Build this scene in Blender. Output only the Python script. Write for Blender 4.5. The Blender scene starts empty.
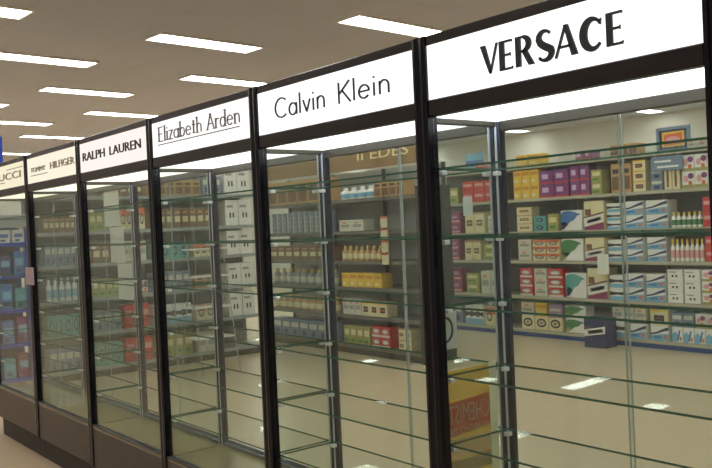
import bpy, bmesh, math, random
from math import sin, cos, pi, radians
from mathutils import Matrix, Vector

random.seed(7)
COL = bpy.context.scene.collection
scene = bpy.context.scene

# ------------------------------------------------------------------ materials
def lin(c):
    out = []
    for v in c:
        v = v / 255.0
        out.append(v / 12.92 if v <= 0.04045 else ((v + 0.055) / 1.055) ** 2.4)
    return (out[0], out[1], out[2], 1.0)

MATS = {}
def new_mat(name):
    m = bpy.data.materials.new(name)
    m.use_nodes = True
    m.node_tree.nodes.clear()
    MATS[name] = m
    out = m.node_tree.nodes.new('ShaderNodeOutputMaterial')
    return m, m.node_tree, out

def plain(name, rgb, rough=0.5, metal=0.0, vary=0.0, scale=8.0, spec=0.5):
    m, nt, out = new_mat(name)
    b = nt.nodes.new('ShaderNodeBsdfPrincipled')
    b.inputs['Roughness'].default_value = rough
    b.inputs['Metallic'].default_value = metal
    b.inputs['Specular IOR Level'].default_value = spec
    c = lin(rgb)
    if vary > 0:
        tc = nt.nodes.new('ShaderNodeTexCoord')
        n = nt.nodes.new('ShaderNodeTexNoise')
        n.inputs['Scale'].default_value = scale
        n.inputs['Detail'].default_value = 3
        r = nt.nodes.new('ShaderNodeMapRange')
        r.inputs['From Min'].default_value = 0.3
        r.inputs['From Max'].default_value = 0.7
        r.inputs['To Min'].default_value = 1 - vary
        r.inputs['To Max'].default_value = 1 + vary
        mx = nt.nodes.new('ShaderNodeVectorMath'); mx.operation = 'SCALE'
        mx.inputs[0].default_value = c[:3]
        nt.links.new(tc.outputs['Object'], n.inputs['Vector'])
        nt.links.new(n.outputs['Fac'], r.inputs['Value'])
        nt.links.new(r.outputs['Result'], mx.inputs['Scale'])
        nt.links.new(mx.outputs['Vector'], b.inputs['Base Color'])
    else:
        b.inputs['Base Color'].default_value = c
    nt.links.new(b.outputs['BSDF'], out.inputs['Surface'])
    return m

def emitter(name, rgb, strength):
    m, nt, out = new_mat(name)
    e = nt.nodes.new('ShaderNodeEmission')
    e.inputs['Color'].default_value = lin(rgb)
    e.inputs['Strength'].default_value = strength
    nt.links.new(e.outputs['Emission'], out.inputs['Surface'])
    return m

def sheet_glass(name, tint=(250, 253, 251), base=0.04, gain=0.9, power=5.0, rough=0.0, haze=0.0):
    """A pane: clear straight-through view plus a mirror reflection that grows towards grazing angles."""
    m, nt, out = new_mat(name)
    lw = nt.nodes.new('ShaderNodeLayerWeight'); lw.inputs['Blend'].default_value = 0.5
    p = nt.nodes.new('ShaderNodeMath'); p.operation = 'POWER'; p.inputs[1].default_value = power
    g = nt.nodes.new('ShaderNodeMath'); g.operation = 'MULTIPLY_ADD'
    g.inputs[1].default_value = gain; g.inputs[2].default_value = base
    t = nt.nodes.new('ShaderNodeBsdfTransparent'); t.inputs['Color'].default_value = lin(tint)
    r = nt.nodes.new('ShaderNodeBsdfGlossy'); r.inputs['Roughness'].default_value = rough
    mx = nt.nodes.new('ShaderNodeMixShader')
    nt.links.new(lw.outputs['Facing'], p.inputs[0])
    nt.links.new(p.outputs[0], g.inputs[0])
    nt.links.new(g.outputs[0], mx.inputs['Fac'])
    nt.links.new(t.outputs[0], mx.inputs[1])
    nt.links.new(r.outputs[0], mx.inputs[2])
    if haze > 0:   # diffuse veil put in for glare haze on dusty panes
        d = nt.nodes.new('ShaderNodeBsdfDiffuse'); d.inputs['Color'].default_value = lin((236, 236, 236))
        tl = nt.nodes.new('ShaderNodeBsdfTranslucent'); tl.inputs['Color'].default_value = lin((236, 236, 236))
        h = nt.nodes.new('ShaderNodeMixShader'); h.inputs['Fac'].default_value = 0.5
        nt.links.new(d.outputs[0], h.inputs[1]); nt.links.new(tl.outputs[0], h.inputs[2])
        m2 = nt.nodes.new('ShaderNodeMixShader'); m2.inputs['Fac'].default_value = haze
        nt.links.new(mx.outputs[0], m2.inputs[1]); nt.links.new(h.outputs[0], m2.inputs[2])
        mx = m2
    nt.links.new(mx.outputs[0], out.inputs['Surface'])
    return m

def film(name, rgb, clear):
    m, nt, out = new_mat(name)
    d = nt.nodes.new('ShaderNodeBsdfDiffuse'); d.inputs['Color'].default_value = lin(rgb)
    tl = nt.nodes.new('ShaderNodeBsdfTranslucent'); tl.inputs['Color'].default_value = lin(rgb)
    h = nt.nodes.new('ShaderNodeMixShader'); h.inputs['Fac'].default_value = 0.5
    t = nt.nodes.new('ShaderNodeBsdfTransparent')
    mx = nt.nodes.new('ShaderNodeMixShader'); mx.inputs['Fac'].default_value = clear
    nt.links.new(d.outputs[0], h.inputs[1]); nt.links.new(tl.outputs[0], h.inputs[2])
    nt.links.new(h.outputs[0], mx.inputs[1]); nt.links.new(t.outputs[0], mx.inputs[2])
    nt.links.new(mx.outputs[0], out.inputs['Surface'])
    return m

def tiles(name, rgb, seam, size, rough, vary=0.04, spec=0.5, mortar=0.004):
    m, nt, out = new_mat(name)
    b = nt.nodes.new('ShaderNodeBsdfPrincipled')
    b.inputs['Roughness'].default_value = rough
    b.inputs['Specular IOR Level'].default_value = spec
    tc = nt.nodes.new('ShaderNodeTexCoord')
    br = nt.nodes.new('ShaderNodeTexBrick')
    br.offset = 0.0
    br.inputs['Scale'].default_value = 1.0
    br.inputs['Brick Width'].default_value = size[0]
    br.inputs['Row Height'].default_value = size[1]
    br.inputs['Mortar Size'].default_value = mortar
    c = lin(rgb)
    br.inputs['Color1'].default_value = tuple(v * (1 - vary) for v in c[:3]) + (1,)
    br.inputs['Color2'].default_value = tuple(v * (1 + vary) for v in c[:3]) + (1,)
    br.inputs['Mortar'].default_value = lin(seam)
    n = nt.nodes.new('ShaderNodeTexNoise'); n.inputs['Scale'].default_value = 2.0; n.inputs['Detail'].default_value = 4
    r = nt.nodes.new('ShaderNodeMapRange')
    r.inputs['To Min'].default_value = 1 - 2 * vary; r.inputs['To Max'].default_value = 1 + 2 * vary
    mx = nt.nodes.new('ShaderNodeVectorMath'); mx.operation = 'SCALE'
    nt.links.new(tc.outputs['Object'], br.inputs['Vector'])
    nt.links.new(tc.outputs['Object'], n.inputs['Vector'])
    nt.links.new(n.outputs['Fac'], r.inputs['Value'])
    nt.links.new(br.outputs['Color'], mx.inputs[0])
    nt.links.new(r.outputs['Result'], mx.inputs['Scale'])
    nt.links.new(mx.outputs['Vector'], b.inputs['Base Color'])
    nt.links.new(b.outputs['BSDF'], out.inputs['Surface'])
    return m

M_floor = tiles('floor_vinyl', (190, 170, 140), (179, 160, 132), (0.6, 0.6), 0.3, 0.02)
M_ceil = tiles('ceiling_tile', (188, 190, 195), (175, 177, 182), (1.2, 0.6), 0.9, 0.015, 0.1)
M_wall = plain('painted_wall', (206, 202, 194), 0.8, vary=0.03, scale=1.5)
M_bronze = plain('dark_bronze_frame', (46, 40, 40), 0.32, 0.55, vary=0.08, scale=20)
M_blackframe = plain('black_anodised_post', (20, 20, 30), 0.2, 0.5)
M_base = plain('brown_base_panel', (70, 60, 54), 0.45, 0.2, vary=0.05, scale=6)
M_plinth = plain('dark_plinth', (38, 34, 34), 0.6)
M_streak = plain('painted_streak_metal', (222, 226, 238), 0.25, 0.45)  # whitened, half-diffuse metal: bright reflection streak put into the colour
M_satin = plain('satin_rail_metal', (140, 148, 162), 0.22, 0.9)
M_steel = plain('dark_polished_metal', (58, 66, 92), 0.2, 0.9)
M_rail = plain('grey_rail', (74, 70, 62), 0.4, 0.4)
M_deck = plain('beige_deck', (146, 132, 96), 0.06, 0.0, spec=0.9)
M_glass = sheet_glass('clear_pane', (245, 249, 247), 0.03, 0.6, 5.0, haze=0.006)
M_shelfglass = sheet_glass('shelf_glass', (251, 253, 252), 0.012, 0.17, 7.0)
M_edge, nt_, out_ = new_mat('green_glass_edge')
_b = nt_.nodes.new('ShaderNodeBsdfPrincipled')
_b.inputs['Base Color'].default_value = lin((14, 82, 62)); _b.inputs['Roughness'].default_value = 0.15
nt_.links.new(_b.outputs[0], out_.inputs[0])
M_doorglassedge = plain('polished_door_edge', (226, 234, 240), 0.12, 0.6)
M_clip = plain('shelf_clip_metal', (240, 240, 242), 0.2, 0.3)
M_ink = plain('black_sign_ink', (20, 20, 24), 0.5)
M_greyink = plain('grey_sign_ink', (112, 112, 118), 0.5)
M_paleink = plain('faded_sign_ink', (150, 138, 128), 0.5)
M_troffer = emitter('fluorescent_diffuser', (255, 252, 246), 15.0)
M_white = plain('white_enamel', (232, 230, 222), 0.4)
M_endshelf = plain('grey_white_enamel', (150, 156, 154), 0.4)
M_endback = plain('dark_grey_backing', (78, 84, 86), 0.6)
M_palegrey = plain('pale_grey_backing', (172, 174, 170), 0.6)
M_cream = plain('cream_enamel', (170, 164, 144), 0.45)
M_tanedge = plain('olive_grey_enamel', (104, 100, 90), 0.5)
M_strip = plain('price_strip_card', (178, 172, 150), 0.6)
M_greyback = plain('grey_backing', (122, 128, 134), 0.6)
M_kick = plain('blue_kick_board', (36, 78, 150), 0.4)
M_brown = plain('brown_header_board', (146, 112, 64), 0.45, vary=0.12, scale=5)
M_gold = plain('gold_lettering', (246, 226, 168), 0.4)
M_dark = plain('dark_upright', (48, 46, 44), 0.5)
M_paper = plain('white_card', (228, 226, 216), 0.6)
M_blue = plain('bright_blue_plastic', (24, 60, 168), 0.3)
M_yellow = plain('yellow_board', (236, 184, 40), 0.4)

# ------------------------------------------------------------------ mesh collector
class MB:
    def __init__(self):
        self.v, self.f, self.m, self.mats, self.sm = [], [], [], [], []
    def slot(self, mat):
        if mat not in self.mats: self.mats.append(mat)
        return self.mats.index(mat)
    def poly(self, pts, faces, mat, smooth=False):
        o = len(self.v); s = self.slot(mat)
        self.v += [tuple(p) for p in pts]
        for f in faces:
            self.f.append([i + o for i in f]); self.m.append(s); self.sm.append(smooth)
        return self
    def box(self, x0, x1, y0, y1, z0, z1, mat, edge=None):
        p = [(x0,y0,z0),(x1,y0,z0),(x1,y1,z0),(x0,y1,z0),(x0,y0,z1),(x1,y0,z1),(x1,y1,z1),(x0,y1,z1)]
        flat = [(0,3,2,1),(4,5,6,7)]
        side = [(0,1,5,4),(1,2,6,5),(2,3,7,6),(3,0,4,7)]
        if edge is None:
            return self.poly(p, flat + side, mat)
        self.poly(p, flat, mat); return self.poly(p, side, edge)
    def bevbox(self, x0, x1, y0, y1, z0, z1, mat, b=0.004):
        bm = bmesh.new()
        bmesh.ops.create_cube(bm, size=1.0)
        for v in bm.verts:
            v.co = Vector((x0 + (v.co.x + .5) * (x1 - x0), y0 + (v.co.y + .5) * (y1 - y0), z0 + (v.co.z + .5) * (z1 - z0)))
        bmesh.ops.bevel(bm, geom=bm.edges[:], offset=b, segments=1, affect='EDGES')
        bm.verts.index_update()
        self.poly([v.co[:] for v in bm.verts], [[v.index for v in f.verts] for f in bm.faces], mat)
        bm.free(); return self
    def prism(self, outline, y0, y1, mat):
        """outline of (x, z) points, counter-clockwise seen from -y, pulled from y0 (front) to y1."""
        n = len(outline)
        pts = [(x, y0, z) for x, z in outline] + [(x, y1, z) for x, z in outline]
        faces = [list(range(n)), list(range(2 * n - 1, n - 1, -1))]
        faces += [(i, i + n, (i + 1) % n + n, (i + 1) % n) for i in range(n)]
        return self.poly(pts, faces, mat)
    def column(self, outline, z0, z1, mat, smooth=False):
        """outline of (x, y) points pulled from z0 up to z1."""
        n = len(outline)
        pts = [(x, y, z0) for x, y in outline] + [(x, y, z1) for x, y in outline]
        self.poly(pts, [list(range(n - 1, -1, -1)), list(range(n, 2 * n))], mat)
        return self.poly(pts, [(i, (i + 1) % n, (i + 1) % n + n, i + n) for i in range(n)], mat, smooth)
    def lathe(self, prof, mat, cx=0, cy=0, seg=12):
        pts = []
        for r, z in prof:
            pts += [(cx + r * cos(2 * pi * k / seg), cy + r * sin(2 * pi * k / seg), z) for k in range(seg)]
        faces = []
        for i in range(len(prof) - 1):
            for k in range(seg):
                k2 = (k + 1) % seg
                faces.append((i * seg + k, i * seg + k2, (i + 1) * seg + k2, (i + 1) * seg + k))
        self.poly(pts, faces, mat, True)
        self.poly(pts, [list(range(seg - 1, -1, -1)), list(range((len(prof) - 1) * seg, len(prof) * seg))], mat)
        return self
    def bar(self, a, b, r, mat, seg=8):
        a, b = Vector(a), Vector(b); d = (b - a).normalized()
        u = d.orthogonal().normalized(); w = d.cross(u)
        pts = [p + u * r * cos(2 * pi * k / seg) + w * r * sin(2 * pi * k / seg) for p in (a, b) for k in range(seg)]
        pts = [tuple(p) for p in pts]
        self.poly(pts, [(k, (k + 1) % seg, (k + 1) % seg + seg, k + seg) for k in range(seg)], mat, True)
        return self.poly(pts, [list(range(seg - 1, -1, -1)), list(range(seg, 2 * seg))], mat)
    def ribbon(self, pts, w, y0, y1, mat):
        """a stroke of lettering in the x-z plane; w one width or one per point."""
        n = len(pts); ws = w if isinstance(w, (list, tuple)) else [w] * n
        L, Rr = [], []
        for i, (x, z) in enumerate(pts):
            a = pts[max(i - 1, 0)]; b = pts[min(i + 1, n - 1)]
            dx, dz = b[0] - a[0], b[1] - a[1]; l = math.hypot(dx, dz) or 1
            nx, nz = -dz / l, dx / l
            L.append((x + nx * ws[i] / 2, z + nz * ws[i] / 2)); Rr.append((x - nx * ws[i] / 2, z - nz * ws[i] / 2))
        for i in range(n - 1):
            self.prism([Rr[i], Rr[i + 1], L[i + 1], L[i]], y0, y1, mat)
        return self
    def mesh(self, name):
        me = bpy.data.meshes.new(name)
        me.from_pydata(self.v, [], self.f)
        for mt in self.mats: me.materials.append(mt)
        me.polygons.foreach_set('material_index', self.m)
        me.polygons.foreach_set('use_smooth', self.sm)
        me.validate(); me.update()
        return me
    def build(self, name, parent=None, loc=(0, 0, 0), rotz=0.0):
        o = bpy.data.objects.new(name, self.mesh(name))
        o.location = loc; o.rotation_euler = (0, 0, rotz)
        COL.objects.link(o)
        if parent is not None: o.parent = parent
        return o

def tag(o, label, cat, group=None, kind=None):
    o['label'] = label; o['category'] = cat
    if group: o['group'] = group
    if kind: o['kind'] = kind
    return o
def thing(name, loc, label, cat, group=None, rotz=0.0):
    o = bpy.data.objects.new(name, None)
    o.empty_display_size = 0.1
    o.location = loc; o.rotation_euler = (0, 0, rotz)
    COL.objects.link(o)
    return tag(o, label, cat, group)
def copy_tree(o, parent=None):
    c = o.copy(); COL.objects.link(c); c.parent = parent
    for ch in list(o.children): copy_tree(ch, c)
    return c
def structure(mb, name):
    o = mb.build(name); o['kind'] = 'structure'; return o
ORD = ['first', 'second', 'third', 'fourth', 'fifth', 'sixth', 'seventh', 'eighth', 'ninth', 'tenth', 'eleventh', 'twelfth', 'thirteenth', 'fourteenth', 'fifteenth', 'sixteenth', 'seventeenth', 'eighteenth']

# ------------------------------------------------------------------ lettering
def font_verts(text):
    cu = bpy.data.curves.new('lettering', 'FONT'); cu.body = text; cu.resolution_u = 3
    ob = bpy.data.objects.new('lettering', cu); COL.objects.link(ob)
    dg = bpy.context.evaluated_depsgraph_get()
    me = bpy.data.meshes.new_from_object(ob.evaluated_get(dg))
    v = [(p.co.x, p.co.y) for p in me.vertices]; f = [tuple(p.vertices) for p in me.polygons]
    bpy.data.objects.remove(ob); bpy.data.curves.remove(cu); bpy.data.meshes.remove(me)
    return v, f
def font_text(mb, text, x0, x1, z0, z1, y0, y1, mat, axis='x'):
    """the text stretched to fill a rectangle; axis 'x': faces -y, axis 'y': lies in a y-z plane and reads from -x."""
    v, f = font_verts(text)
    ax = min(p[0] for p in v); bx = max(p[0] for p in v); az = min(p[1] for p in v); bz = max(p[1] for p in v)
    pts = []
    for d in (y0, y1):
        for p in v:
            a = x0 + (p[0] - ax) / (bx - ax) * (x1 - x0); z = z0 + (p[1] - az) / (bz - az) * (z1 - z0)
            pts.append((a, d, z) if axis == 'x' else (d, a, z))
    n = len(v)
    edges = {}
    for fc in f:
        for i in range(len(fc)):
            e = (fc[i], fc[(i + 1) % len(fc)]); edges[tuple(sorted(e))] = edges.get(tuple(sorted(e)), 0) + 1
    faces = [list(fc) for fc in f] + [[i + n for i in reversed(fc)] for fc in f]
    faces += [[a, b, b + n, a + n] for (a, b), k in edges.items() if k == 1]
    mb.poly(pts, faces, mat)

def arc(cx, cz, rx, rz, a0, a1, n=14):
    return [(cx + rx * cos(radians(a0 + (a1 - a0) * i / n)), cz + rz * sin(radians(a0 + (a1 - a0) * i / n))) for i in range(n + 1)]

# single-stroke skeletons on a unit cap height: (advance, [strokes])
SK = {
 'C': (0.95, [arc(.5, .5, .48, .5, 48, 312, 20)]),
 'K': (0.72, [[(.06, 0), (.06, 1)], [(.66, 1), (.09, .46)], [(.24, .6), (.7, 0)]]),
 'E': (0.66, [[(.08, 0), (.08, 1)], [(.08, 1), (.56, 1)], [(.08, .52), (.48, .52)], [(.08, 0), (.58, 0)]]),
 'A': (0.82, [[(.03, 0), (.4, 1)], [(.4, 1), (.78, 0)], [(.17, .36), (.64, .36)]]),
 'a': (0.64, [arc(.3, .3, .27, .3, 0, 360, 18), [(.57, 0), (.57, .6)]]),
 'l': (0.2, [[(.08, 0), (.08, 1.04)]]),
 'v': (0.55, [[(.02, .6), (.26, 0)], [(.26, 0), (.5, .6)]]),
 'i': (0.2, [[(.08, 0), (.08, .6)], [(.08, .8), (.08, .88)]]),
 'n': (0.58, [[(.07, 0), (.07, .6)], arc(.29, .36, .22, .24, 180, 0, 10) + [(.51, 0)]]),
 'e': (0.66, [[(.05, .32), (.58, .32)], arc(.315, .3, .27, .3, 4, 318, 18)]),
 'z': (0.52, [[(.05, .6), (.45, .6)], [(.45, .6), (.05, 0)], [(.05, 0), (.47, 0)]]),
 'b': (0.62, [[(.07, 0), (.07, 1.02)], arc(.31, .3, .25, .3, 0, 360, 18)]),
 'd': (0.64, [arc(.3, .3, .26, .3, 0, 360, 18), [(.56, 0), (.56, 1.02)]]),
 't': (0.4, [[(.17, .05), (.17, .85)], [(.02, .6), (.34, .6)], [(.17, .04), (.34, .02)]]),
 'h': (0.58, [[(.07, 0), (.07, 1.02)], arc(.29, .36, .22, .24, 180, 0, 10) + [(.51, 0)]]),
 'r': (0.42, [[(.07, 0), (.07, .6)], arc(.29, .36, .22, .24, 180, 55, 8)]),
}
def stroke_text(mb, text, x0, x1, z0, h, w, y0, y1, mat, serif=False, gap=0.1):
    total = 0
    for ch in text: total += (0.5 if ch == ' ' else SK[ch][0] + gap)
    k = (x1 - x0) / (total - gap); cx = 0
    for ch in text:
        if ch == ' ': cx += 0.5; continue
        adv, strokes = SK[ch]
        for s in strokes:
            pts = [(x0 + (cx + p[0]) * k, z0 + p[1] * h) for p in s]
            wd = w
            if serif and len(s) == 2 and abs(s[0][0] - s[1][0]) < .02: wd = w * 1.7
            mb.ribbon(pts, wd, y0, y1, mat)
            if serif:
                for (px, pz) in (s[0], s[-1]):
                    if len(s) == 2 and abs(s[0][0] - s[1][0]) < .5 and abs(s[0][1] - s[1][1]) > .4:
                        mb.ribbon([(x0 + (cx + px - .1) * k, z0 + pz * h), (x0 + (cx + px + .1) * k, z0 + pz * h)], w * .8, y0, y1, mat)
        cx += adv + gap

def flared_caps(mb, x0, z0, h, sx, y0, y1, mat):
    """heavy and hairline capitals, VERSACE"""
    T, t = .235, .075
    def P(o, pts): mb.prism([(x0 + (o + x) * sx, z0 + z * h) for x, z in pts], y0, y1, mat)
    def Rb(o, pts, ws): mb.ribbon([(x0 + (o + x) * sx, z0 + z * h) for x, z in pts], [q * h for q in ws], y0, y1, mat)
    # V
    P(0, [(.0, 1), (.42, 0), (.5, 0), (.53, .1), (.245, 1)]); P(0, [(.43, 0), (.5, 0), (.86, 1), (.77, 1)])
    # E
    def E(o):
        P(o, [(.0, 0), (T, 0), (T, 1), (.0, 1)])
        P(o, [(T, .0), (.6, .0), (.62, .1), (.56, .075), (T, .075)]); P(o, [(T, .925), (.55, .925), (.6, .9), (.6, 1), (T, 1)])
        P(o, [(T, .47), (.48, .47), (.52, .44), (.52, .58), (.48, .545), (T, .545)])
    E(.93)
    # R
    o = 1.7
    P(o, [(0, 0), (T, 0), (T, 1), (0, 1)])
    ring = arc(.3, .73, .3, .235, 90, -90, 12)
    Rb(o, [(T, .965)] + ring + [(T, .495)], [.07] + [.07 + .15 * abs(sin(pi * i / 12)) for i in range(13)] + [.07])
    P(o, [(.28, .5), (.58, 0), (.84, 0), (.5, .53)])
    # S
    o = 2.66
    s = arc(.36, .735, .27, .235, 35, 180, 8) + [(.16, .6), (.3, .5), (.5, .4)] + arc(.34, .265, .29, .235, 20, -150, 10)
    n = len(s)
    Rb(o, s, [.09 + .16 * sin(pi * i / (n - 1)) ** 2 for i in range(n)])
    # A
    o = 3.42
    P(o, [(0, 0), (.09, 0), (.52, 1), (.43, 1)]); P(o, [(.4, 1), (.7, 0), (.96, 0), (.58, 1)])
    P(o, [(.2, .28), (.7, .28), (.68, .36), (.23, .36)])
    # C
    o = 4.5
    c = arc(.48, .5, .37, .455, 42, 318, 22); n = len(c)
    Rb(o, c, [.08 + .2 * sin(pi * i / (n - 1)) ** 1.5 for i in range(n)])
    P(o, [(.72, .76), (.8, .72), (.82, .93), (.74, .88)])
    E(5.5)

# ------------------------------------------------------------------ room
FX0, FX1, FY0, FY1, CH = -18.0, 5.0, -4.5, 13.2, 3.3
structure(MB().box(FX0, FX1, FY0, FY1, -0.1, 0, M_floor), 'floor')
structure(MB().box(FX0, FX1, FY0, FY1, CH, CH + 0.1, M_ceil), 'ceiling')
structure(MB().box(FX0 - .1, FX0, FY0, FY1, 0, CH, M_wall), 'wall_left')
structure(MB().box(FX1, FX1 + .1, FY0, FY1, 0, CH, M_wall), 'wall_right')
structure(MB().box(FX0, FX1, FY1, FY1 + .1, 0, CH, M_wall), 'wall_back')
structure(MB().box(FX0, FX1, FY0 - .1, FY0, 0, CH, M_wall), 'wall_front')

# recessed fluorescent panels, staggered like a chequer board
def light_parts(root):
    fr = MB()
    fr.box(-.165, -.145, -.61, .61, -.02, 0, M_white); fr.box(.145, .165, -.61, .61, -.02, 0, M_white)
    fr.box(-.145, .145, -.61, -.59, -.02, 0, M_white); fr.box(-.145, .145, .59, .61, -.02, 0, M_white)
    fr.build('frame', root)
    MB().box(-.145, .145, -.59, .59, -.012, -.004, M_troffer).build('diffuser', root)
proto = None
rows = {}
for k in range(-3, 9):
    x = -4.13 - 1.62 * k
    for j in range(-2, 7):
        y = (3.74 if k % 2 == 0 else 2.49) + 2.45 * (j - 0)
        if y - .65 < FY0 or y + .65 > FY1 or x < FX0 + .4 or x > FX1 - .4: continue
        rows.setdefault(round(y, 2), []).append(x - .13 * (y - 2.5))
for r, y in enumerate(sorted(rows)):
    for c, x in enumerate(sorted(rows[y], reverse=True)):
        lab = 'recessed fluorescent ceiling light, %s from the right in the %s row back' % (ORD[c], ORD[r])
        if proto is None:
            proto = thing('ceiling_light', (x, y, CH), lab, 'ceiling light', 'fluorescent panels in the ceiling', rotz=.07); light_parts(proto)
        else:
            o = copy_tree(proto); o.location = (x, y, CH); o['label'] = lab

# ------------------------------------------------------------------ display cabinets
W, D = 0.905, 0.32
ZD, ZB, ZT0, ZT1, ZTOP = 0.357, 0.139, 1.73, 1.884, 1.912
SH0, SHS = 1.539, 0.2
def sign_lettering(i):
    y0, y1 = -.004, .001
    A, B, U = MB(), MB(), MB()
    if i == 0:
        flared_caps(A, .234, 1.765, .076, .0703, y0, y1, M_ink); return [A]
    if i == 1:
        stroke_text(A, 'Calvin', .145, .445, 1.778, .068, .0052, y0, y1, M_ink)
        stroke_text(B, 'Klein', .515, .772, 1.778, .068, .0052, y0, y1, M_ink)
    elif i == 2:
        stroke_text(A, 'Elizabeth', .095, .5, 1.796, .062, .0042, y0, y1, M_greyink, serif=True)
        stroke_text(B, 'Arden', .545, .805, 1.796, .062, .0042, y0, y1, M_greyink, serif=True)
        for q in range(24):
            a = .09 + q * .0298
            U.box(a, a + .021, y0, y1, 1.779, 1.783, M_greyink)
    elif i == 3:
        font_text(A, 'RALPH', .075, .375, 1.788, 1.832, y0, y1, M_ink)
        font_text(B, 'LAUREN', .44, .81, 1.788, 1.832, y0, y1, M_ink)
    elif i == 4:
        font_text(A, 'TOMMY', .1, .37, 1.794, 1.822, y0, y1, M_paleink)
        font_text(B, 'HILFIGER', .46, .85, 1.79, 1.83, y0, y1, M_paleink)
        A.box(.1, .4, y0, y1, 1.772, 1.776, M_paleink)
    else:
        font_text(A, 'GUCCI', .16, .8, 1.785, 1.83, y0, y1, M_paleink)
        A.box(.1, .45, y0, y1, 1.768, 1.772, M_paleink); A.box(.5, .84, y0, y1, 1.848, 1.852, M_paleink); return [A]
    return [A, B] + ([U] if U.v else [])
SIGN_RGB = [(255, 255, 255), (255, 255, 255), (255, 252, 246), (255, 243, 236), (255, 246, 224), (255, 244, 214)]
SIGN_POW = [1.35, 1.3, 1.2, 1.05, 1.0, .95]
CAB_LABEL = [
 'tall black-framed glass display cabinet under heavy black flared capitals, nearest of the row',
 'tall black-framed glass display cabinet under thin hairline lettering, second of the row',
 'tall glass display cabinet under grey serif lettering with a dashed underline',
 'tall glass display cabinet with white paper notices on its back doors',
 'tall glass display cabinet under a faint cream two-word sign, fifth of the row',
 'glass display cabinet at the far end of the row, blue promotional stand seen through it',
]
clip_mesh = MB().bevbox(-.009, .009, -.011, .011, -.022, -.009, M_clip, .002).mesh('shelf_clip')
for i in range(6):
    W = 0.88 if i == 0 else 0.905
    if i < 2: shelf_mesh = MB().box(.014, W - .014, .036, .288, -.006, 0, M_shelfglass, M_edge).mesh('shelf')
    root = thing('display_cabinet', (-i * .905, 0, 0), CAB_LABEL[i], 'display cabinet', 'row of illuminated glass cabinets')
    hp = .0285
    # base
    MB().box(.002, W - .002, .035, D - .01, 0, ZB, M_plinth).build('plinth', root)
    MB().bevbox(.0025, W - .0025, 0, D, ZB, ZD - .008, M_base, .003).build('base_panel', root)
    MB().box(.003, W - .003, .002, D - .002, ZD - .008, ZD, M_deck).build('deck', root)
    # front posts, with a shallow groove down the face
    for x0, x1 in ((0, hp), (W - hp, W)):
        e = .003; xm = (x0 + x1) / 2
        prof = [(x0 + .0008, -.005), (xm - e, -.0065), (xm, -.004), (xm + e, -.0065), (x1 - .0008, -.005), (x1 - .0008, .03), (x0 + .0008, .03)]
        MB().column(prof, ZB + .001, ZTOP, M_blackframe).build('front_post', root)
    # back posts: two round tubes, one whitened as a painted highlight streak, on a flat backing
    for x0 in (.003, W - .025):
        mb = MB()
        mb.box(x0, x0 + .022, .305, .322, ZD, ZT0 - .047, M_steel)
        for cx in (x0 + .006, x0 + .016):
            mb.column([(cx + .006 * cos(2 * pi * q / 12), .302 + .009 * sin(2 * pi * q / 12)) for q in range(12)], ZD, ZT0 - .047, M_streak if cx < x0 + .01 else M_steel, True)
        mb.build('back_post', root)
    # rails
    MB().bevbox(hp, W - hp, -.003, .03, ZT1, ZTOP, M_bronze, .003).build('top_rail', root)
    MB().bevbox(hp, W - hp, -.003, .03, 1.684, ZT0, M_bronze, .003).build('middle_rail', root)
    MB().bevbox(hp, W - hp, -.002, .028, ZD, ZD + .012, M_bronze, .002).build('bottom_rail', root)
    MB().bevbox(.025, W - .025, .296, .322, 1.652, 1.684, M_rail, .003).build('back_top_rail', root)
    mb = MB().bevbox(.025, W - .025, .292, .304, ZD, ZD + .02, M_satin, .003); mb.bevbox(.025, W - .025, .306, .322, ZD, ZD + .028, M_steel, .003)
    mb.build('back_bottom_rail', root)
    for x0 in (.002, W - .014):
        MB().bevbox(x0, x0 + .012, .03, .296, 1.668, 1.684, M_rail, .002).build('side_rail', root)
    # illuminated head
    hd = MB()
    hd.box(.001, W - .001, .03, D, ZTOP - .006, ZTOP, M_bronze); hd.box(.001, W - .001, D - .006, D, 1.684, ZTOP - .006, M_bronze)
    hd.box(.001, .006, .03, D - .006, 1.684, ZTOP - .006, M_bronze); hd.box(W - .006, W - .001, .03, D - .006, 1.684, ZTOP - .006, M_bronze)
    hd.build('light_box', root)
    em = emitter('sign_face_light', SIGN_RGB[i], SIGN_POW[i])
    sg = MB().box(hp, W - hp, .001, .008, ZT0, ZT1, em).build('sign_panel', root)
    for q, lt in enumerate(sign_lettering(i)): lt.build('lettering' if q < 2 else 'underline', sg)
    em2 = emitter('underside_light', SIGN_RGB[i], SIGN_POW[i] * 1.9)
    MB().box(.006, W - .006, .03, .312, 1.685, 1.69, em2).build('light_diffuser', root)
    # glass
    MB().box(hp, W - hp, .012, .017, ZD + .012, 1.684, M_glass).build('front_glass', root)
    MB().box(.004, .009, .03, .296, ZD, 1.668, M_glass).build('side_glass', root)
    if i == 0: MB().box(W - .009, W - .004, .03, .296, ZD, 1.668, M_glass).build('side_glass', root)
    for x0, x1, y0, ex in ((.026, W / 2 + .006, .306, 0), (W / 2 - .014, W - .026, .314, 1)):
        g = MB().box(x0, x1, y0, y0 + .005, ZD + .028, 1.652, M_glass).build('sliding_door', root)
        e0 = x1 - .002 if ex == 0 else x0
        MB().box(e0, e0 + .002, y0 - .0002, y0 + .0052, ZD + .028, 1.652, M_doorglassedge).build('polished_edge', g)
    for k in range(6):
        z = SH0 - k * SHS
        s = bpy.data.objects.new('shelf', shelf_mesh); COL.objects.link(s); s.parent = root; s.location = (0, 0, z)
        for cx in (.022, W - .022):
            for cy in (.05, .282):
                c = bpy.data.objects.new('shelf_clip', clip_mesh); COL.objects.link(c); c.parent = s; c.location = (cx, cy, 0)
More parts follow.
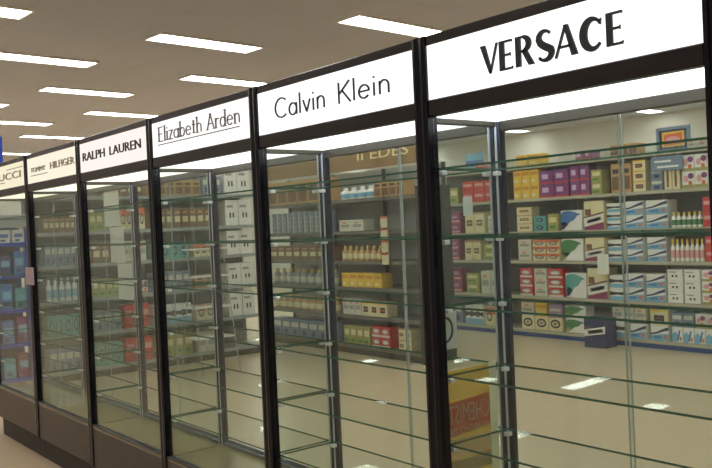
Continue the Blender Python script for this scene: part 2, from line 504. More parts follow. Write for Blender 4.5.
AISLE_STOCK = [
 (0, -4.7, -4.32, 2, 1, 0.13, 'yellow', 0),
 (0, -3.85, -3.63, 2, 1, 0.1, 'purple', 0),
 (0, -3.41, -3.08, 3, 1, 0.12, 'amber', 0),
 (0, -2.54, -2.35, 2, 1, 0.08, 'pale', 0),
 (0, -5.33, -5.01, 1, 1, 0.1, 'red', 0),
 (1, -5.57, -5.01, 3, 2, 0.13, 'red', 0),
 (1, -5.96, -5.64, 2, 1, 0.2, 'olive', 0),
 (1, -4.74, -4.36, 3, 2, 0.165, 'yellow', 0),
 (1, -4.35, -3.95, 2, 2, 0.15, 'purple', 0),
 (1, -3.93, -3.68, 2, 2, 0.16, 'purple', 0),
 (1, -3.66, -3.52, 1, 2, 0.13, 'olive', 0),
 (1, -3.41, -3.17, 2, 1, 0.3, 'amber', 0),
 (1, -3.15, -3.0, 1, 3, 0.105, 'labelled', 0),
 (1, -2.95, -2.81, 1, 2, 0.11, 'slate', 0),
 (1, -2.8, -2.63, 2, 1, 0.22, 'figure', 0),
 (1, -2.61, -2.34, 2, 2, 0.16, 'blossom', 0),
 (2, -5.98, -5.62, 2, 2, 0.13, 'plum', 0),
 (2, -5.55, -5.22, 2, 1, 0.26, 'cream', 0),
 (2, -5.17, -4.98, 1, 2, 0.1, 'pale', 0),
 (2, -4.71, -4.48, 1, 3, 0.095, 'cream', 0),
 (2, -4.46, -4.28, 1, 2, 0.085, 'teal', 0),
 (2, -4.26, -4.11, 1, 1, 0.19, 'olive', 0),
 (2, -4.08, -3.79, 1, 1, 0.22, 'blue_splash', 0),
 (2, -3.77, -3.51, 1, 1, 0.31, 'twotone', 0),
 (2, -3.48, -3.3, 1, 3, 0.09, 'noir', 0),
 (2, -3.28, -3.04, 1, 2, 0.14, 'swoosh', 0),
 (2, -3.02, -2.77, 1, 2, 0.14, 'swoosh', 0),
 (2, -2.75, -2.42, 6, 1, 0.15, 'green_bottle', 0),
 (2, -2.41, -2.3, 1, 2, 0.14, 'red', 0),
 (3, -5.98, -5.66, 2, 2, 0.13, 'plum', 0),
 (3, -5.57, -5.3, 2, 1, 0.24, 'cream', 0),
 (3, -5.25, -5.01, 1, 2, 0.1, 'olive', 0),
 (3, -4.71, -4.51, 1, 2, 0.12, 'pale', 0),
 (3, -4.49, -4.3, 1, 3, 0.078, 'orange', 0),
 (3, -4.29, -4.11, 1, 3, 0.078, 'orange', 0),
 (3, -4.08, -3.79, 1, 1, 0.24, 'green_splash', 0),
 (3, -3.77, -3.52, 1, 1, 0.25, 'twotone', 0),
 (3, -3.48, -3.29, 1, 2, 0.11, 'noir', 0),
 (3, -3.27, -3.06, 1, 2, 0.12, 'swoosh', 0),
 (3, -3.02, -2.8, 1, 2, 0.12, 'swoosh', 0),
 (3, -2.77, -2.41, 7, 1, 0.22, 'red_bottle', 0),
 (3, -2.4, -2.3, 1, 2, 0.12, 'red', 0),
 (4, -5.98, -5.64, 2, 2, 0.15, 'plum', 0),
 (4, -5.57, -5.35, 1, 2, 0.12, 'olive', 0),
 (4, -5.32, -5.01, 2, 1, 0.28, 'pale', 0),
 (4, -4.7, -4.51, 1, 3, 0.105, 'scarlet', 0),
 (4, -4.49, -4.3, 1, 3, 0.105, 'pale', 0),
 (4, -4.29, -4.08, 1, 3, 0.105, 'scarlet', 0),
 (4, -4.05, -3.77, 1, 1, 0.27, 'teal_splash', 0),
 (4, -3.76, -3.5, 1, 1, 0.33, 'twotone', 0),
 (4, -3.48, -3.3, 1, 2, 0.13, 'noir', 0),
 (4, -3.29, -3.07, 1, 2, 0.14, 'swoosh', 0),
 (4, -3.05, -2.83, 1, 2, 0.14, 'swoosh', 0),
 (4, -2.81, -2.64, 1, 3, 0.11, 'white', 0),
 (4, -2.63, -2.46, 1, 3, 0.11, 'white', 0),
 (4, -2.45, -2.3, 1, 3, 0.11, 'blossom', 0),
 (5, -5.98, -5.66, 2, 1, 0.26, 'slate', 0),
 (5, -5.61, -5.3, 3, 1, 0.24, 'noir', 0),
 (5, -5.27, -4.99, 2, 1, 0.22, 'orange', 0),
 (5, -4.7, -4.11, 3, 1, 0.15, 'round', 0),
 (5, -4.7, -4.51, 1, 1, 0.16, 'pale', 0.152),
 (5, -4.49, -4.32, 1, 1, 0.16, 'yellow', 0.152),
 (5, -4.3, -4.11, 1, 1, 0.15, 'mauve', 0.152),
 (5, -4.07, -3.79, 1, 2, 0.15, 'green_splash', 0),
 (5, -3.46, -3.29, 1, 1, 0.17, 'noir', 0),
 (5, -3.27, -3.06, 1, 1, 0.15, 'swoosh', 0),
 (5, -3.02, -2.81, 1, 1, 0.15, 'swoosh', 0),
 (5, -2.78, -2.31, 4, 1, 0.15, 'swoosh_white', 0),
 (5, -3.46, -3.06, 3, 1, 0.15, 'pale', 0.172),
 (5, -3.02, -2.81, 1, 1, 0.16, 'labelled', 0.152),
 (5, -2.78, -2.54, 2, 1, 0.14, 'slate', 0.152),
 (5, -2.53, -2.31, 2, 1, 0.14, 'blossom', 0.152),
]
HEADER_BAY_STOCK = [
 (6, -6.88, -5.61, 6, 1, 0.27, 'amber', 0),
 (6, -5.47, -4.89, 4, 1, 0.13, 'white_bottle', 0),
 (6, -4.86, -4.39, 4, 1, 0.16, 'amber', 0),
 (5, -6.83, -5.58, 11, 1, 0.24, 'slim', 0),
 (5, -5.47, -5.05, 2, 1, 0.12, 'pale', 0),
 (4, -6.88, -5.58, 8, 1, 0.17, 'brown', 0),
 (4, -5.47, -4.79, 7, 1, 0.16, 'gold_bottle', 0),
 (3, -6.88, -5.58, 9, 1, 0.18, 'slim_dark', 0),
 (3, -5.47, -4.79, 5, 1, 0.15, 'yellow', 0),
 (2, -6.88, -5.58, 9, 1, 0.17, 'gold_bottle', 0),
 (2, -5.47, -5.15, 3, 1, 0.17, 'pale', 0),
 (2, -5.14, -4.73, 3, 1, 0.15, 'labelled', 0),
 (1, -6.88, -5.58, 7, 1, 0.2, 'slate', 0),
 (1, -5.47, -5.02, 4, 1, 0.2, 'olive', 0),
 (1, -4.99, -4.7, 2, 2, 0.11, 'scarlet', 0),
 (1, -4.57, -4.38, 2, 2, 0.11, 'cream', 0),
]
END_BAY_STOCK = [
 (6, 0.95, 1.26, 5, 1, 0.16, 'white_bottle', 0),
 (6, 1.32, 1.96, 8, 1, 0.15, 'brown', 0),
 (6, 2.03, 2.63, 6, 1, 0.16, 'amber', 0),
 (6, 2.65, 2.88, 2, 1, 0.2, 'slate', 0),
 (6, 2.92, 3.25, 2, 1, 0.3, 'white', 0),
 (5, 0.95, 1.26, 6, 1, 0.15, 'brown', 0),
 (5, 1.32, 1.68, 5, 1, 0.18, 'olive', 0),
 (5, 1.71, 1.98, 4, 1, 0.22, 'orange', 0),
 (5, 2.03, 2.84, 9, 1, 0.2, 'brown', 0),
 (5, 2.92, 3.25, 2, 1, 0.28, 'white', 0),
 (4, 0.95, 1.26, 5, 1, 0.2, 'slate', 0),
 (4, 1.32, 1.68, 4, 1, 0.2, 'brown', 0),
 (4, 1.71, 1.98, 3, 1, 0.2, 'pale', 0),
 (4, 2.03, 2.46, 4, 1, 0.16, 'teal', 0),
 (4, 2.52, 2.84, 4, 1, 0.14, 'orange', 0),
 (4, 2.92, 3.25, 2, 1, 0.26, 'white', 0),
 (3, 0.95, 1.26, 5, 1, 0.22, 'white_bottle', 0),
 (3, 1.32, 1.68, 5, 1, 0.18, 'olive', 0),
 (3, 1.71, 1.98, 3, 1, 0.14, 'blossom', 0),
 (3, 2.03, 2.46, 5, 1, 0.2, 'slate', 0),
 (3, 2.52, 2.84, 3, 1, 0.14, 'amber', 0),
 (3, 2.92, 3.25, 2, 1, 0.24, 'white', 0),
 (2, 0.95, 1.26, 4, 1, 0.2, 'teal', 0),
 (2, 1.32, 1.68, 4, 1, 0.2, 'slate', 0),
 (2, 1.71, 1.98, 3, 1, 0.24, 'red', 0),
 (2, 2.03, 2.46, 4, 1, 0.2, 'noir', 0),
 (2, 2.52, 2.84, 3, 1, 0.16, 'orange', 0),
 (2, 2.92, 3.25, 2, 1, 0.26, 'white', 0),
 (1, 0.95, 1.26, 4, 1, 0.22, 'slate', 0),
 (1, 1.32, 1.68, 4, 1, 0.22, 'teal', 0),
 (1, 1.71, 2.0, 3, 1, 0.24, 'red', 0),
 (1, 2.03, 2.46, 4, 1, 0.22, 'olive', 0),
 (1, 2.52, 2.84, 3, 1, 0.2, 'pale', 0),
]
# ------------------------------------------------------------------ things stuck on the cabinets' glass
F_yel = film('poster_yellow', (255, 218, 112), .25)
F_red = film('poster_red', (232, 150, 124), .1)
F_pale = film('poster_cream', (255, 250, 232), .05)
F_grey = film('poster_grey', (206, 204, 196), .2)
F_note = film('notice_paper', (236, 232, 228), .15)
F_blk = plain('notice_black', (40, 42, 44), .6)
pst = thing('poster', (.0025, 0, .36), 'yellow poster with red banner on the left glass side of the nearest cabinet', 'poster')
p = MB()
p.box(-.0012, 0, .034, .228, .0, .585, F_yel).box(-.0012, 0, .2285, .262, .0, .59, F_pale)
p.build('sheet', pst)
q = MB()
q.poly([(-.002, .044, 0.390), (-.002, .226, 0.405), (-.002, .226, 0.500), (-.002, .044, 0.490), (.0005, .044, 0.390), (.0005, .226, 0.405), (.0005, .226, 0.500), (.0005, .044, 0.490)],
       [(3, 2, 1, 0), (4, 5, 6, 7)], F_red)
q.box(-.002, .0005, .036, .226, 0.325, .382, F_pale); q.box(-.002, .0005, .036, .226, 0.28, .32, F_grey)
q.build('banner', pst)
t = MB()
font_text(t, 'CHEMIST', .222, .05, .427, .483, -.0026, .001, F_pale, 'y')
font_text(t, 'WAREHOUSE', .216, .05, .395, .416, -.0026, .001, F_pale, 'y')
t.build('lettering', pst)

st = thing('sticker', (.0025, 0, 1.01), 'pale sticker with black ring, above the yellow poster on the nearest cabinet glass side', 'sticker')
MB().box(-.0012, 0, .034, .1, 0, .11, F_note).build('sheet', st)
r = MB()
ringp = [(.05 + .03 * cos(radians(a)), .058 + .036 * sin(radians(a))) for a in range(-120, 200, 20)]
for a, b in zip(ringp, ringp[1:]):
    r.bar((.0002, a[0], a[1]), (.0002, b[0], b[1]), .004, F_blk, 6)
r.build('printed_ring', st)
st2 = MB().box(-.0012, 0, 0, .04, 0, .056, F_note).build('price_card', None, (.0025, .149, 1.398))
tag(st2, 'small cream card taped to left glass side of nearest cabinet at eye height', 'card')

notes = [(-3.14, -2.92, 1.44, 1.72, 'white paper notice at the top of the fourth cabinet back door'),
         (-3.07, -2.87, 1.225, 1.435, 'white paper notice in the middle of three on the fourth cabinet back door'),
         (-2.98, -2.77, 1.01, 1.22, 'white paper notice lowest of three on the fourth cabinet back door')]
for x0, x1, z0, z1, lab in notes:
    n = MB().box(0, x1 - x0, -.0012, 0, 0, z1 - z0, F_note).build('paper_notice', None, (x0, .3045 if x1 < -2.75 and x0 < -2.3 else .3045, z0))
    tag(n, lab, 'notice', 'notices taped to a cabinet door')
n = MB().box(0, .16, -.0012, 0, 0, .11, film('notice_pink', (214, 194, 200), .2)).build('stuck_note', None, (-3.7, -.0068, 1.1))  # pinkish paper note stuck flat on the post face
tag(n, 'pinkish white note stuck on the black post between the two farthest cabinets', 'notice', 'notices taped to a cabinet door')

# ------------------------------------------------------------------ stock kinds, fronts facing local -y, origin at bottom centre
PAL = {k: plain('print_' + k, v, .45) for k, v in dict(
 yellow=(232, 190, 60), ochre=(206, 140, 40), purple=(122, 52, 120), lilac=(206, 170, 214), crimson=(190, 44, 62), olive=(160, 156, 88), green=(70, 130, 76), cream=(226, 212, 170),
 tan=(190, 146, 92), brown=(118, 82, 54), black=(40, 38, 44), white=(232, 230, 224), slate=(112, 128, 152), navy=(44, 50, 96), blue=(60, 112, 176), sky=(120, 176, 206),
 teal=(88, 160, 156), orange=(216, 108, 62), red=(204, 54, 52), plum=(140, 42, 92), mauve=(160, 130, 164), pale=(208, 202, 186), pink=(220, 160, 160), gold=(210, 170, 80), grey=(150, 150, 150)).items()}
def carton(w, d, h, base, patches=(), polys=()):
    mb = MB(); mb.bevbox(-w / 2, w / 2, 0, d, 0, h, PAL[base], min(.004, w * .05))
    for x0, x1, z0, z1, c in patches:
        mb.box(-w / 2 + x0 * w, -w / 2 + x1 * w, -.0015, .001, z0 * h, z1 * h, PAL[c])
    for pts, c in polys:
        mb.prism([(-w / 2 + x * w, z * h) for x, z in pts], -.0025, .001, PAL[c])
    return mb
def ell(cx, cz, rx, rz, n=14):
    return [(cx + rx * cos(2 * pi * k / n), cz + rz * sin(2 * pi * k / n)) for k in range(n)]
def bottle(w, h, body, cap, label):
    r = w / 2 * .92; mb = MB()
    mb.lathe([(r * .9, 0), (r, h * .04), (r, h * .62), (r * .75, h * .7), (r * .42, h * .76), (r * .42, h * .8)], PAL[body], 0, r)
    mb.lathe([(r * 1.01, h * .16), (r * 1.01, h * .5)], PAL[label], 0, r)
    mb.lathe([(r * .5, h * .79), (r * .5, h * .97), (r * .4, h)], PAL[cap], 0, r)
    return mb
def splash(w, h, a, b):
    return carton(w, .16, h, 'white', (), [
        ([(.0, .25), (.28, .2), (.42, .42), (.62, .5), (.78, .72), (.95, .78), (.7, .9), (.42, .98), (.1, .95), (.0, .8)], a),
        ([(.02, .05), (.16, .08), (.3, .3), (.2, .45), (.05, .4)], b)])
KIND = {
 'yellow': ('carton', 'yellow carton', lambda w, h: carton(w, .15, h, 'yellow', [(.1, .9, .62, .86, 'ochre'), (.15, .6, .15, .35, 'cream')])),
 'purple': ('carton', 'purple carton with white panel', lambda w, h: carton(w, .15, h, 'purple', [(.16, .62, .38, .74, 'lilac'), (.0, 1, .0, .14, 'crimson'), (.68, .9, .3, .62, 'plum')])),
 'olive': ('carton', 'olive green carton', lambda w, h: carton(w, .15, h, 'olive', [(.15, .85, .5, .8, 'cream'), (.15, .7, .14, .3, 'green')])),
 'amber': ('carton', 'amber brown carton with dark label', lambda w, h: carton(w, .15, h, 'tan', [(.18, .82, .66, .82, 'black'), (.1, .9, .1, .56, 'brown')])),
 'labelled': ('carton', 'yellow carton with dark square label', lambda w, h: carton(w, .15, h, 'cream', [(.0, 1, .86, 1.0, 'yellow'), (.22, .78, .28, .66, 'black'), (.3, .7, .4, .54, 'orange')])),
 'slate': ('carton', 'slate blue carton', lambda w, h: carton(w, .15, h, 'slate', [(.1, .9, .55, .82, 'pale'), (.3, .7, .12, .4, 'navy')])),
 'figure': ('carton', 'cream carton with brown figure', lambda w, h: carton(w, .15, h, 'cream', (), [([(.35, .1), (.6, .1), (.66, .5), (.58, .75), (.72, .92), (.4, .92), (.32, .6)], 'brown')])),
 'blossom': ('carton', 'white and pink patterned carton', lambda w, h: carton(w, .15, h, 'white', [(0, 1, 0, .2, 'olive')], [(ell(.32, .55, .2, .22), 'pink'), (ell(.72, .72, .24, .18), 'purple'), (ell(.66, .3, .16, .14), 'orange')])),
 'red': ('carton', 'red carton', lambda w, h: carton(w, .15, h, 'red', [(.12, .88, .5, .75, 'pink'), (.12, .6, .15, .35, 'crimson')])),
 'plum': ('carton', 'plum coloured carton', lambda w, h: carton(w, .15, h, 'plum', [(.15, .7, .45, .75, 'mauve'), (.1, .9, .1, .26, 'pink')])),
 'cream': ('carton', 'cream carton with dark label', lambda w, h: carton(w, .15, h, 'cream', [(.2, .8, .34, .62, 'brown'), (.0, 1, .9, 1, 'tan'), (.28, .72, .44, .52, 'cream')])),
 'pale': ('carton', 'pale grey carton', lambda w, h: carton(w, .15, h, 'pale', [(.15, .85, .35, .6, 'grey'), (.3, .6, .7, .82, 'orange')])),
 'teal': ('carton', 'teal carton', lambda w, h: carton(w, .15, h, 'teal', (), [(ell(.5, .5, .28, .3), 'black'), (ell(.5, .5, .2, .2), 'sky')])),
 'blue_splash': ('carton', 'large white carton with blue splash', lambda w, h: splash(w, h, 'blue', 'navy')),
 'green_splash': ('carton', 'large white carton with green splash', lambda w, h: splash(w, h, 'green', 'olive')),
 'teal_splash': ('carton', 'large white carton with teal splash', lambda w, h: splash(w, h, 'teal', 'navy')),
 'twotone': ('carton', 'large cream carton with brown square and navy foot', lambda w, h: carton(w, .2, h, 'cream', [(.06, .36, .5, .72, 'brown')], [
     ([(0, 0), (1, 0), (1, .26), (0, .1)], 'plum'), ([(0, .12), (1, .28), (1, .56), (0, .4)], 'white'), ([(0, .4), (1, .56), (1, .62), (0, .46)], 'brown'),
     ([(.15, .22), (.85, .33), (.85, .45), (.15, .34)], 'grey')])),
 'noir': ('carton', 'black and white carton with blue foot', lambda w, h: carton(w, .15, h, 'white', [(0, 1, 0, .3, 'sky')], [([(0, .34), (.5, .46), (1, .4), (1, .66), (.5, .62), (0, .7)], 'black')])),
 'swoosh': ('pack', 'white and blue pack with navy swoosh', lambda w, h: carton(w, .18, h, 'white', [], [
     ([(0, 0), (1, 0), (1, .5), (.5, .42), (0, .3)], 'sky'), ([(0, .48), (.3, .56), (.7, .8), (1, .95), (1, .72), (.7, .62), (.3, .44), (0, .38)], 'navy'),
     (ell(.82, .26, .12, .15), 'orange'), ([(.16, .12), (.6, .14), (.6, .34), (.16, .3)], 'blue')])),
 'swoosh_white': ('pack', 'white pack with blue stripe and orange dot', lambda w, h: carton(w, .18, h, 'white', [], [
     ([(0, 0), (.4, 0), (.6, .5), (.3, .7), (0, .5)], 'sky'), ([(.45, .1), (.6, .1), (.8, .8), (.66, .8)], 'blue'), (ell(.8, .24, .1, .13), 'orange')])),
 'orange': ('carton', 'orange and cream carton', lambda w, h: carton(w, .15, h, 'cream', [(0, 1, .6, 1, 'orange')], [(ell(.5, .48, .34, .26), 'black'), (ell(.5, .48, .26, .17), 'pale')])),
 'scarlet': ('carton', 'scarlet carton with grey oval', lambda w, h: carton(w, .15, h, 'red', [(0, 1, .0, .22, 'pale')], [(ell(.5, .55, .38, .25), 'grey'), (ell(.5, .55, .28, .16), 'white')])),
 'white': ('carton', 'plain white carton', lambda w, h: carton(w, .18, h, 'white', [(.1, .6, .7, .8, 'grey'), (.3, .42, .3, .5, 'black'), (.55, .67, .3, .5, 'black')])),
 'round': ('carton', 'cream carton with dark round label', lambda w, h: carton(w, .15, h, 'cream', [], [(ell(.5, .55, .36, .34), 'black'), (ell(.5, .55, .26, .2), 'cream'), (ell(.5, .55, .12, .1), 'black')])),
 'mauve': ('carton', 'mauve carton', lambda w, h: carton(w, .15, h, 'mauve', [(.1, .9, .5, .7, 'pale')])),
 'brown': ('carton', 'brown carton', lambda w, h: carton(w, .15, h, 'brown', [(.15, .85, .3, .6, 'cream'), (.2, .8, .74, .86, 'tan')])),
 'slim': ('tube box', 'slim grey box with gold dots', lambda w, h: carton(w * .8, .06, h, 'slate', [(.0, .2, 0, 1, 'pale')], [(ell(.6, z, .2, .03), 'gold') for z in (.08, .3, .52, .74)])),
 'slim_dark': ('bottle', 'slim dark bottle with gold cap', lambda w, h: bottle(w * .8, h, 'grey', 'gold', 'pale')),
 'gold_bottle': ('bottle', 'amber bottle with cream label', lambda w, h: bottle(w * .92, h, 'tan', 'gold', 'cream')),
 'white_bottle': ('bottle', 'white bottle with blue label', lambda w, h: bottle(w * .92, h, 'white', 'white', 'sky')),
 'green_bottle': ('bottle', 'white bottle with yellow cap and green label', lambda w, h: bottle(w * .95, h, 'white', 'yellow', 'green')),
 'red_bottle': ('bottle', 'white bottle with yellow cap and red label', lambda w, h: bottle(w * .95, h, 'white', 'yellow', 'pink')),
}
MESHES = {}
def stock_mesh(kind, w, h):
    key = (kind, round(w, 3), round(h, 3))
    if key not in MESHES: MESHES[key] = KIND[kind][2](w, h).mesh(KIND[kind][1].split()[-1])
    return MESHES[key]
def fill(table, levels, names, where, place, rotz):
    """stand the stock on its shelves; place(along) gives the point of the shelf's front edge."""
    cols = {}
    items = []
    for (lv, a0, a1, nc, nr, h, kind, lift) in table:
        w = (a1 - a0) / nc
        for c in range(nc):
            along = a0 + (c + .5) * w
            for r in range(nr):
                items.append((lv, kind, along, r, nr, w, h, lift))
    order = {}
    for it in items: order.setdefault((it[0], it[1]), set()).add(round(it[2], 4))
    layer = ('bottom', 'middle', 'top')
    for lv, kind, along, r, nr, w, h, lift in items:
        noun, desc, _ = KIND[kind]
        s = sorted(order[(lv, kind)]); idx = s.index(round(along, 4))
        lab = desc
        if len(s) > 1: lab += ', %s along' % ORD[idx]
        if nr > 1: lab += ', %s layer' % ('upper' if nr == 2 and r == 1 else 'lower' if nr == 2 else layer[r])
        lab += ', %s, %s' % (names[lv], where)
        o = bpy.data.objects.new(noun.replace(' ', '_'), stock_mesh(kind, w * .955, h))
        COL.objects.link(o)
        x, y = place(along)
        o.location = (x, y, levels[lv] + .0005 + lift + r * (h + .001))
        o.rotation_euler = (0, 0, rotz)
        tag(o, lab, noun, '%s on the %s, %s' % (desc.replace('carton', 'cartons').replace('bottle', 'bottles').replace('pack ', 'packs ').replace('box', 'boxes'), names[lv], where))

# ------------------------------------------------------------------ store shelving behind the cabinets
def shelving(root, x0, x1, depth, levels, top, back, edge, kick, upright_mat, bay=1.2, strip=M_strip):
    """local: x along the bay, front edge at y = 0, back at y = depth"""
    MB().box(x0, x1, depth, depth + .03, 0, top, back).build('back_panel', root)
    MB().box(x0, x1, .02, depth, 0, levels[-1] - .03, kick).build('kick_board', root)
    n = max(1, round((x1 - x0) / bay))
    for k in range(n + 1):
        x = x0 + (x1 - x0) * k / n
        MB().box(x - .012, x + .012, depth - .03, depth + .0, levels[-1], top, upright_mat).build('upright', root)
    for z in levels:
        s = MB().box(x0, x1, 0.004, depth, z - .03, z, edge).build('shelf', root, (0, 0, 0))
        MB().box(x0 + .01, x1 - .01, -.002, .004, z - .034, z - .004, strip).build('price_strip', s)

AISLE = [1.98, 1.60, 1.22, .885, .475, .085]
AISLE_NAMES = ['top deck', 'upper shelf', 'second shelf', 'third shelf', 'fourth shelf', 'bottom shelf']
s1 = thing('store_shelving', (0, 5.9, 0), 'long cream shelving with blue kick board, full of cartons, behind the nearest cabinet', 'shelving', 'shop shelving')
shelving(s1, -6.25, -1.95, .4, AISLE, 1.98, M_greyback, M_cream, M_kick, M_cream)
fill(AISLE_STOCK, AISLE, AISLE_NAMES, 'far aisle', lambda a: (a, 5.915), 0)

BAYB = [2.3, 2.0, 1.66, 1.32, 1.0, .72, .42, .1]
LB = {6: 1.66, 5: 1.32, 4: 1.0, 3: .72, 2: .42, 1: .1}
NB = {6: 'topmost shelf', 5: 'second shelf', 4: 'third shelf', 3: 'fourth shelf', 2: 'fifth shelf', 1: 'lowest shelf'}
s2 = thing('store_shelving', (0, 3.85, 0), 'store shelving with brown gold-lettered header, behind the second cabinet', 'shelving', 'shop shelving')
shelving(s2, -6.95, -4.2, .4, [LB[k] for k in (6, 5, 4, 3, 2, 1)], 1.98, M_palegrey, M_tanedge, M_plinth, M_dark, .92, M_tanedge)
MB().box(-4.2, -4.16, -.01, .43, 0, 1.74, M_dark).build('end_panel', s2)
hdr = MB().bevbox(-6.95, -4.2, .02, .06, 1.97, 2.24, M_brown, .004).build('header', s2)
MB().box(-6.95, -4.2, .012, .0195, 2.215, 2.235, M_gold).build('header_trim', hdr)
t = MB(); font_text(t, 'II EDES', -5.1, -4.3, 2.06, 2.17, .012, .0195, M_gold); t.build('lettering', hdr)
fill(HEADER_BAY_STOCK, LB, NB, 'brown-headed bay', lambda a: (a, 3.87), 0)
# strip of little packets hanging down the shelf fronts
cs = thing('clip_strip', (-4.66, 3.826, .95), 'hanging strip of red and white packets on the front of the brown-headed shelving', 'display strip')
MB().box(-.006, .006, .008, .012, 0, .74, M_dark).build('hanger', cs)
for k in range(4):
    pk = MB().bevbox(-.05, .05, -.012, .007, .02 + .125 * k, .135 + .125 * k, PAL['cream'], .003)
    pk.box(-.05, .05, -.0135, -.0115, .118 + .125 * k, .134 + .125 * k, PAL['red']); pk.box(-.03, .03, -.0135, -.0115, .05 + .125 * k, .09 + .125 * k, PAL['pale'])
    pk.build('packet', cs)

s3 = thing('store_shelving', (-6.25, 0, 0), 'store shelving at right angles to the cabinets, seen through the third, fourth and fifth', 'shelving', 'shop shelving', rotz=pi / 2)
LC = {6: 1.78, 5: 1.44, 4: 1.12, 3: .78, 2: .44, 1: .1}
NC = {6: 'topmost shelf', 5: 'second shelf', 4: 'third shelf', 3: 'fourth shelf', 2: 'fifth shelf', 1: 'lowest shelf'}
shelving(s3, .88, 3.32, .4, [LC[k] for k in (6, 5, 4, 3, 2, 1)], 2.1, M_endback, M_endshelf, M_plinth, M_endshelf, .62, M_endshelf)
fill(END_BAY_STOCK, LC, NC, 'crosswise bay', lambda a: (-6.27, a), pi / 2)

# slanted white wire stand in front of the crosswise bay
ws = thing('wire_stand', (-5.6, 2.3, 0), 'white folding wire stand with sloping legs behind the third cabinet', 'display stand')
for yy in (-.2, .2):
    MB().bar((.22, yy, .01), (-.05, yy, 1.35), .006, M_endshelf).build('leg', ws)
    MB().bar((-.22, yy, .01), (.02, yy, 1.0), .006, M_endshelf).build('leg', ws)
for z in (.35, .65, .95, 1.22):
    MB().box(-.1, .17 - z * .1, -.21, .21, z - .012, z, M_white).build('tray', ws)

# blue promotional stand behind the farthest cabinet
bs = thing('promotional_stand', (-6.3, .5, 0), 'bright blue promotional stand seen through the farthest cabinet', 'display stand')
fr = MB()
for yy in (-.36, .31):
    for xx in (-.34, 0): fr.box(xx - .015, xx + .015, yy - .022, yy + .022, 0, 1.5, M_blue)
fr.build('frame', bs)
MB().box(-.34, -.32, -.345, .295, .05, 1.62, plain('navy_back', (40, 50, 96), .5)).build('back_panel', bs)
BS = [.1, .42, .74, 1.06, 1.36]
for z in BS: MB().box(-.32, .0, -.338, .288, z - .035, z, M_blue).build('shelf', bs)
MB().bevbox(-.02, .02, -.36, .31, 1.5, 1.62, M_endshelf, .004).build('header', bs)
cl = ['plum', 'blue', 'navy', 'purple', 'blue', 'yellow', 'teal', 'navy']
NBS = ['lowest', 'fourth', 'third', 'second', 'topmost']
for a, z in enumerate(BS):
    for k in range(5):
        c = cl[(a * 3 + k * 2) % 8]
        if a == 4 and k > 2: c = 'white'
        h = .19 + .05 * ((a + k) % 3) / 2
        mbx = carton(.105, .14, min(h, .24 if a < 4 else .12), c, [(.15, .85, .4, .7, 'sky' if c != 'white' else 'blue'), (.2, .6, .12, .28, 'navy')])
        nm = {'plum': 'plum', 'blue': 'blue', 'sky': 'light blue', 'purple': 'purple', 'navy': 'navy', 'yellow': 'yellow', 'teal': 'teal', 'pink': 'pink', 'white': 'white'}[c]
        o = mbx.build('carton', None, (-6.32, .5 - .28 + k * .128, z + .0005), pi / 2)
        tag(o, '%s carton, %s along the %s shelf of the blue promotional stand' % (nm, ORD[k], NBS[a]), 'carton', 'cartons on the blue stand')

# signs over the far aisle
sg = thing('picture_sign', (-2.77, 6.05, 1.98), 'small grey-framed orange sign standing on top of the far aisle shelving', 'sign')
fr = MB(); fr.box(-.18, -.15, 0, .03, 0, .25, PAL['slate']).box(.15, .18, 0, .03, 0, .25, PAL['slate']).box(-.15, .15, 0, .03, .22, .25, PAL['slate']).box(-.15, .15, 0, .03, 0, .03, PAL['slate'])
fr.build('frame', sg)
pc = MB().box(-.15, .15, .012, .03, .03, .22, PAL['navy']); pc.box(-.12, .12, .008, .012, .05, .2, PAL['yellow'])
pc.prism([(-.1, .065), (.1, .07), (.1, .185), (-.1, .175)], .004, .008, PAL['orange'])
pc.prism(ell(0, .122, .075, .03), .0, .004, PAL['pink'])
pc.build('picture', sg)
tb = thing('shelf_sign', (-5.42, 6.0, 1.98), 'blue and pale striped sign standing on the far aisle top deck', 'sign')
mk = MB().bevbox(-.15, .15, 0, .015, 0, .23, PAL['sky'], .003); mk.box(-.15, .15, -.002, .001, .08, .14, PAL['blue']); mk.box(-.15, .15, -.002, .001, .0, .05, PAL['pale'])
mk.build('board', tb)
bb = thing('shelf_sign', (-2.75, 5.885, 1.77), 'blue shelf sign with two white lines under the orange sign', 'sign')
MB().bevbox(-.17, .17, 0, .012, .015, .16, PAL['slate'], .003).build('board', bb)
mk = MB().box(-.13, .05, -.002, .0, .1, .12, PAL['white']).box(-.1, .13, -.002, .0, .045, .065, PAL['white']); mk.build('white_lines', bb)
MB().box(-.13, -.122, .004, .008, .158, .2, M_white).box(.122, .13, .004, .008, .158, .2, M_white).build('hook', bb)
c1 = MB().box(-.07, .07, 0, .004, 0, .21, M_paper).build('hanging_price_card', None, (-3.51, 5.86, .75)); tag(c1, 'white price card hanging before the third and fourth shelves of the far aisle', 'card')
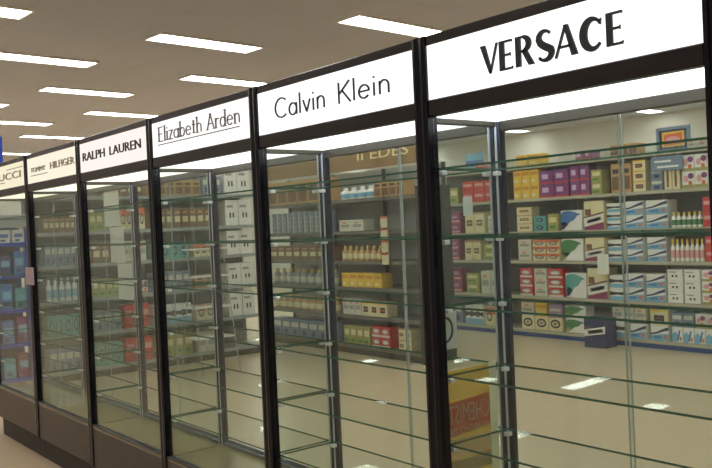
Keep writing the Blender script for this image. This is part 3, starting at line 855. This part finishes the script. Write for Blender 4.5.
# carton left on the floor in front of the far aisle
nb = carton(.26, .2, .31, 'navy', [(.06, .3, .5, .7, 'brown')], [([(0, .36), (1, .5), (1, .74), (0, .58)], 'white'), ([(.2, .44), (.9, .54), (.9, .66), (.2, .56)], 'grey')]).build('carton', None, (-3.48, 5.62, 0))
tag(nb, 'navy and white carton standing alone on the floor before the far aisle', 'carton')

# hanging aisle sign, only its edge in view
hs = thing('aisle_sign', (-8.0, .80, 2.2), 'blue and yellow hanging sign at the left edge below the ceiling', 'sign')
MB().bevbox(-.02, .02, -.3, .3, 0, .35, M_blue, .004).build('board', hs)
MB().box(.0205, .024, -.25, .25, .11, .29, M_yellow).build('panel', hs)
for yy in (-.22, .22): MB().bar((0, yy, .345), (0, yy, 1.1), .003, M_white, 6).build('cord', hs)

# ------------------------------------------------------------------ camera and picture settings
cam = bpy.data.cameras.new('camera'); co = bpy.data.objects.new('camera', cam); COL.objects.link(co)
yaw, pitch, roll = 0.8975, -0.0109, -0.0442
fw = Vector((-sin(yaw) * cos(pitch), cos(yaw) * cos(pitch), sin(pitch)))
rt = fw.cross(Vector((0, 0, 1))).normalized(); up = rt.cross(fw)
r2 = rt * cos(roll) + up * sin(roll); u2 = -rt * sin(roll) + up * cos(roll)
mat = Matrix((r2, u2, -fw)).transposed().to_4x4()
mat.translation = Vector((1.7372, -1.6484, 1.3851))
co.matrix_world = mat
cam.sensor_width = 36; cam.lens = 830.5 / 712 * 36; cam.clip_start = .02; cam.clip_end = 100
scene.camera = co
w = bpy.data.worlds.new('world'); scene.world = w; w.use_nodes = True
w.node_tree.nodes['Background'].inputs[0].default_value = (.02, .02, .02, 1)
scene.view_settings.view_transform = 'Standard'; scene.view_settings.look = 'None'
scene.view_settings.exposure = 0.0; scene.view_settings.gamma = 1.0; scene.view_settings.use_curve_mapping = False
scene.cycles.transparent_max_bounces = 160
scene.cycles.max_bounces = 14; scene.cycles.glossy_bounces = 8; scene.cycles.diffuse_bounces = 6; scene.cycles.transmission_bounces = 8
scene.cycles.use_denoising = True
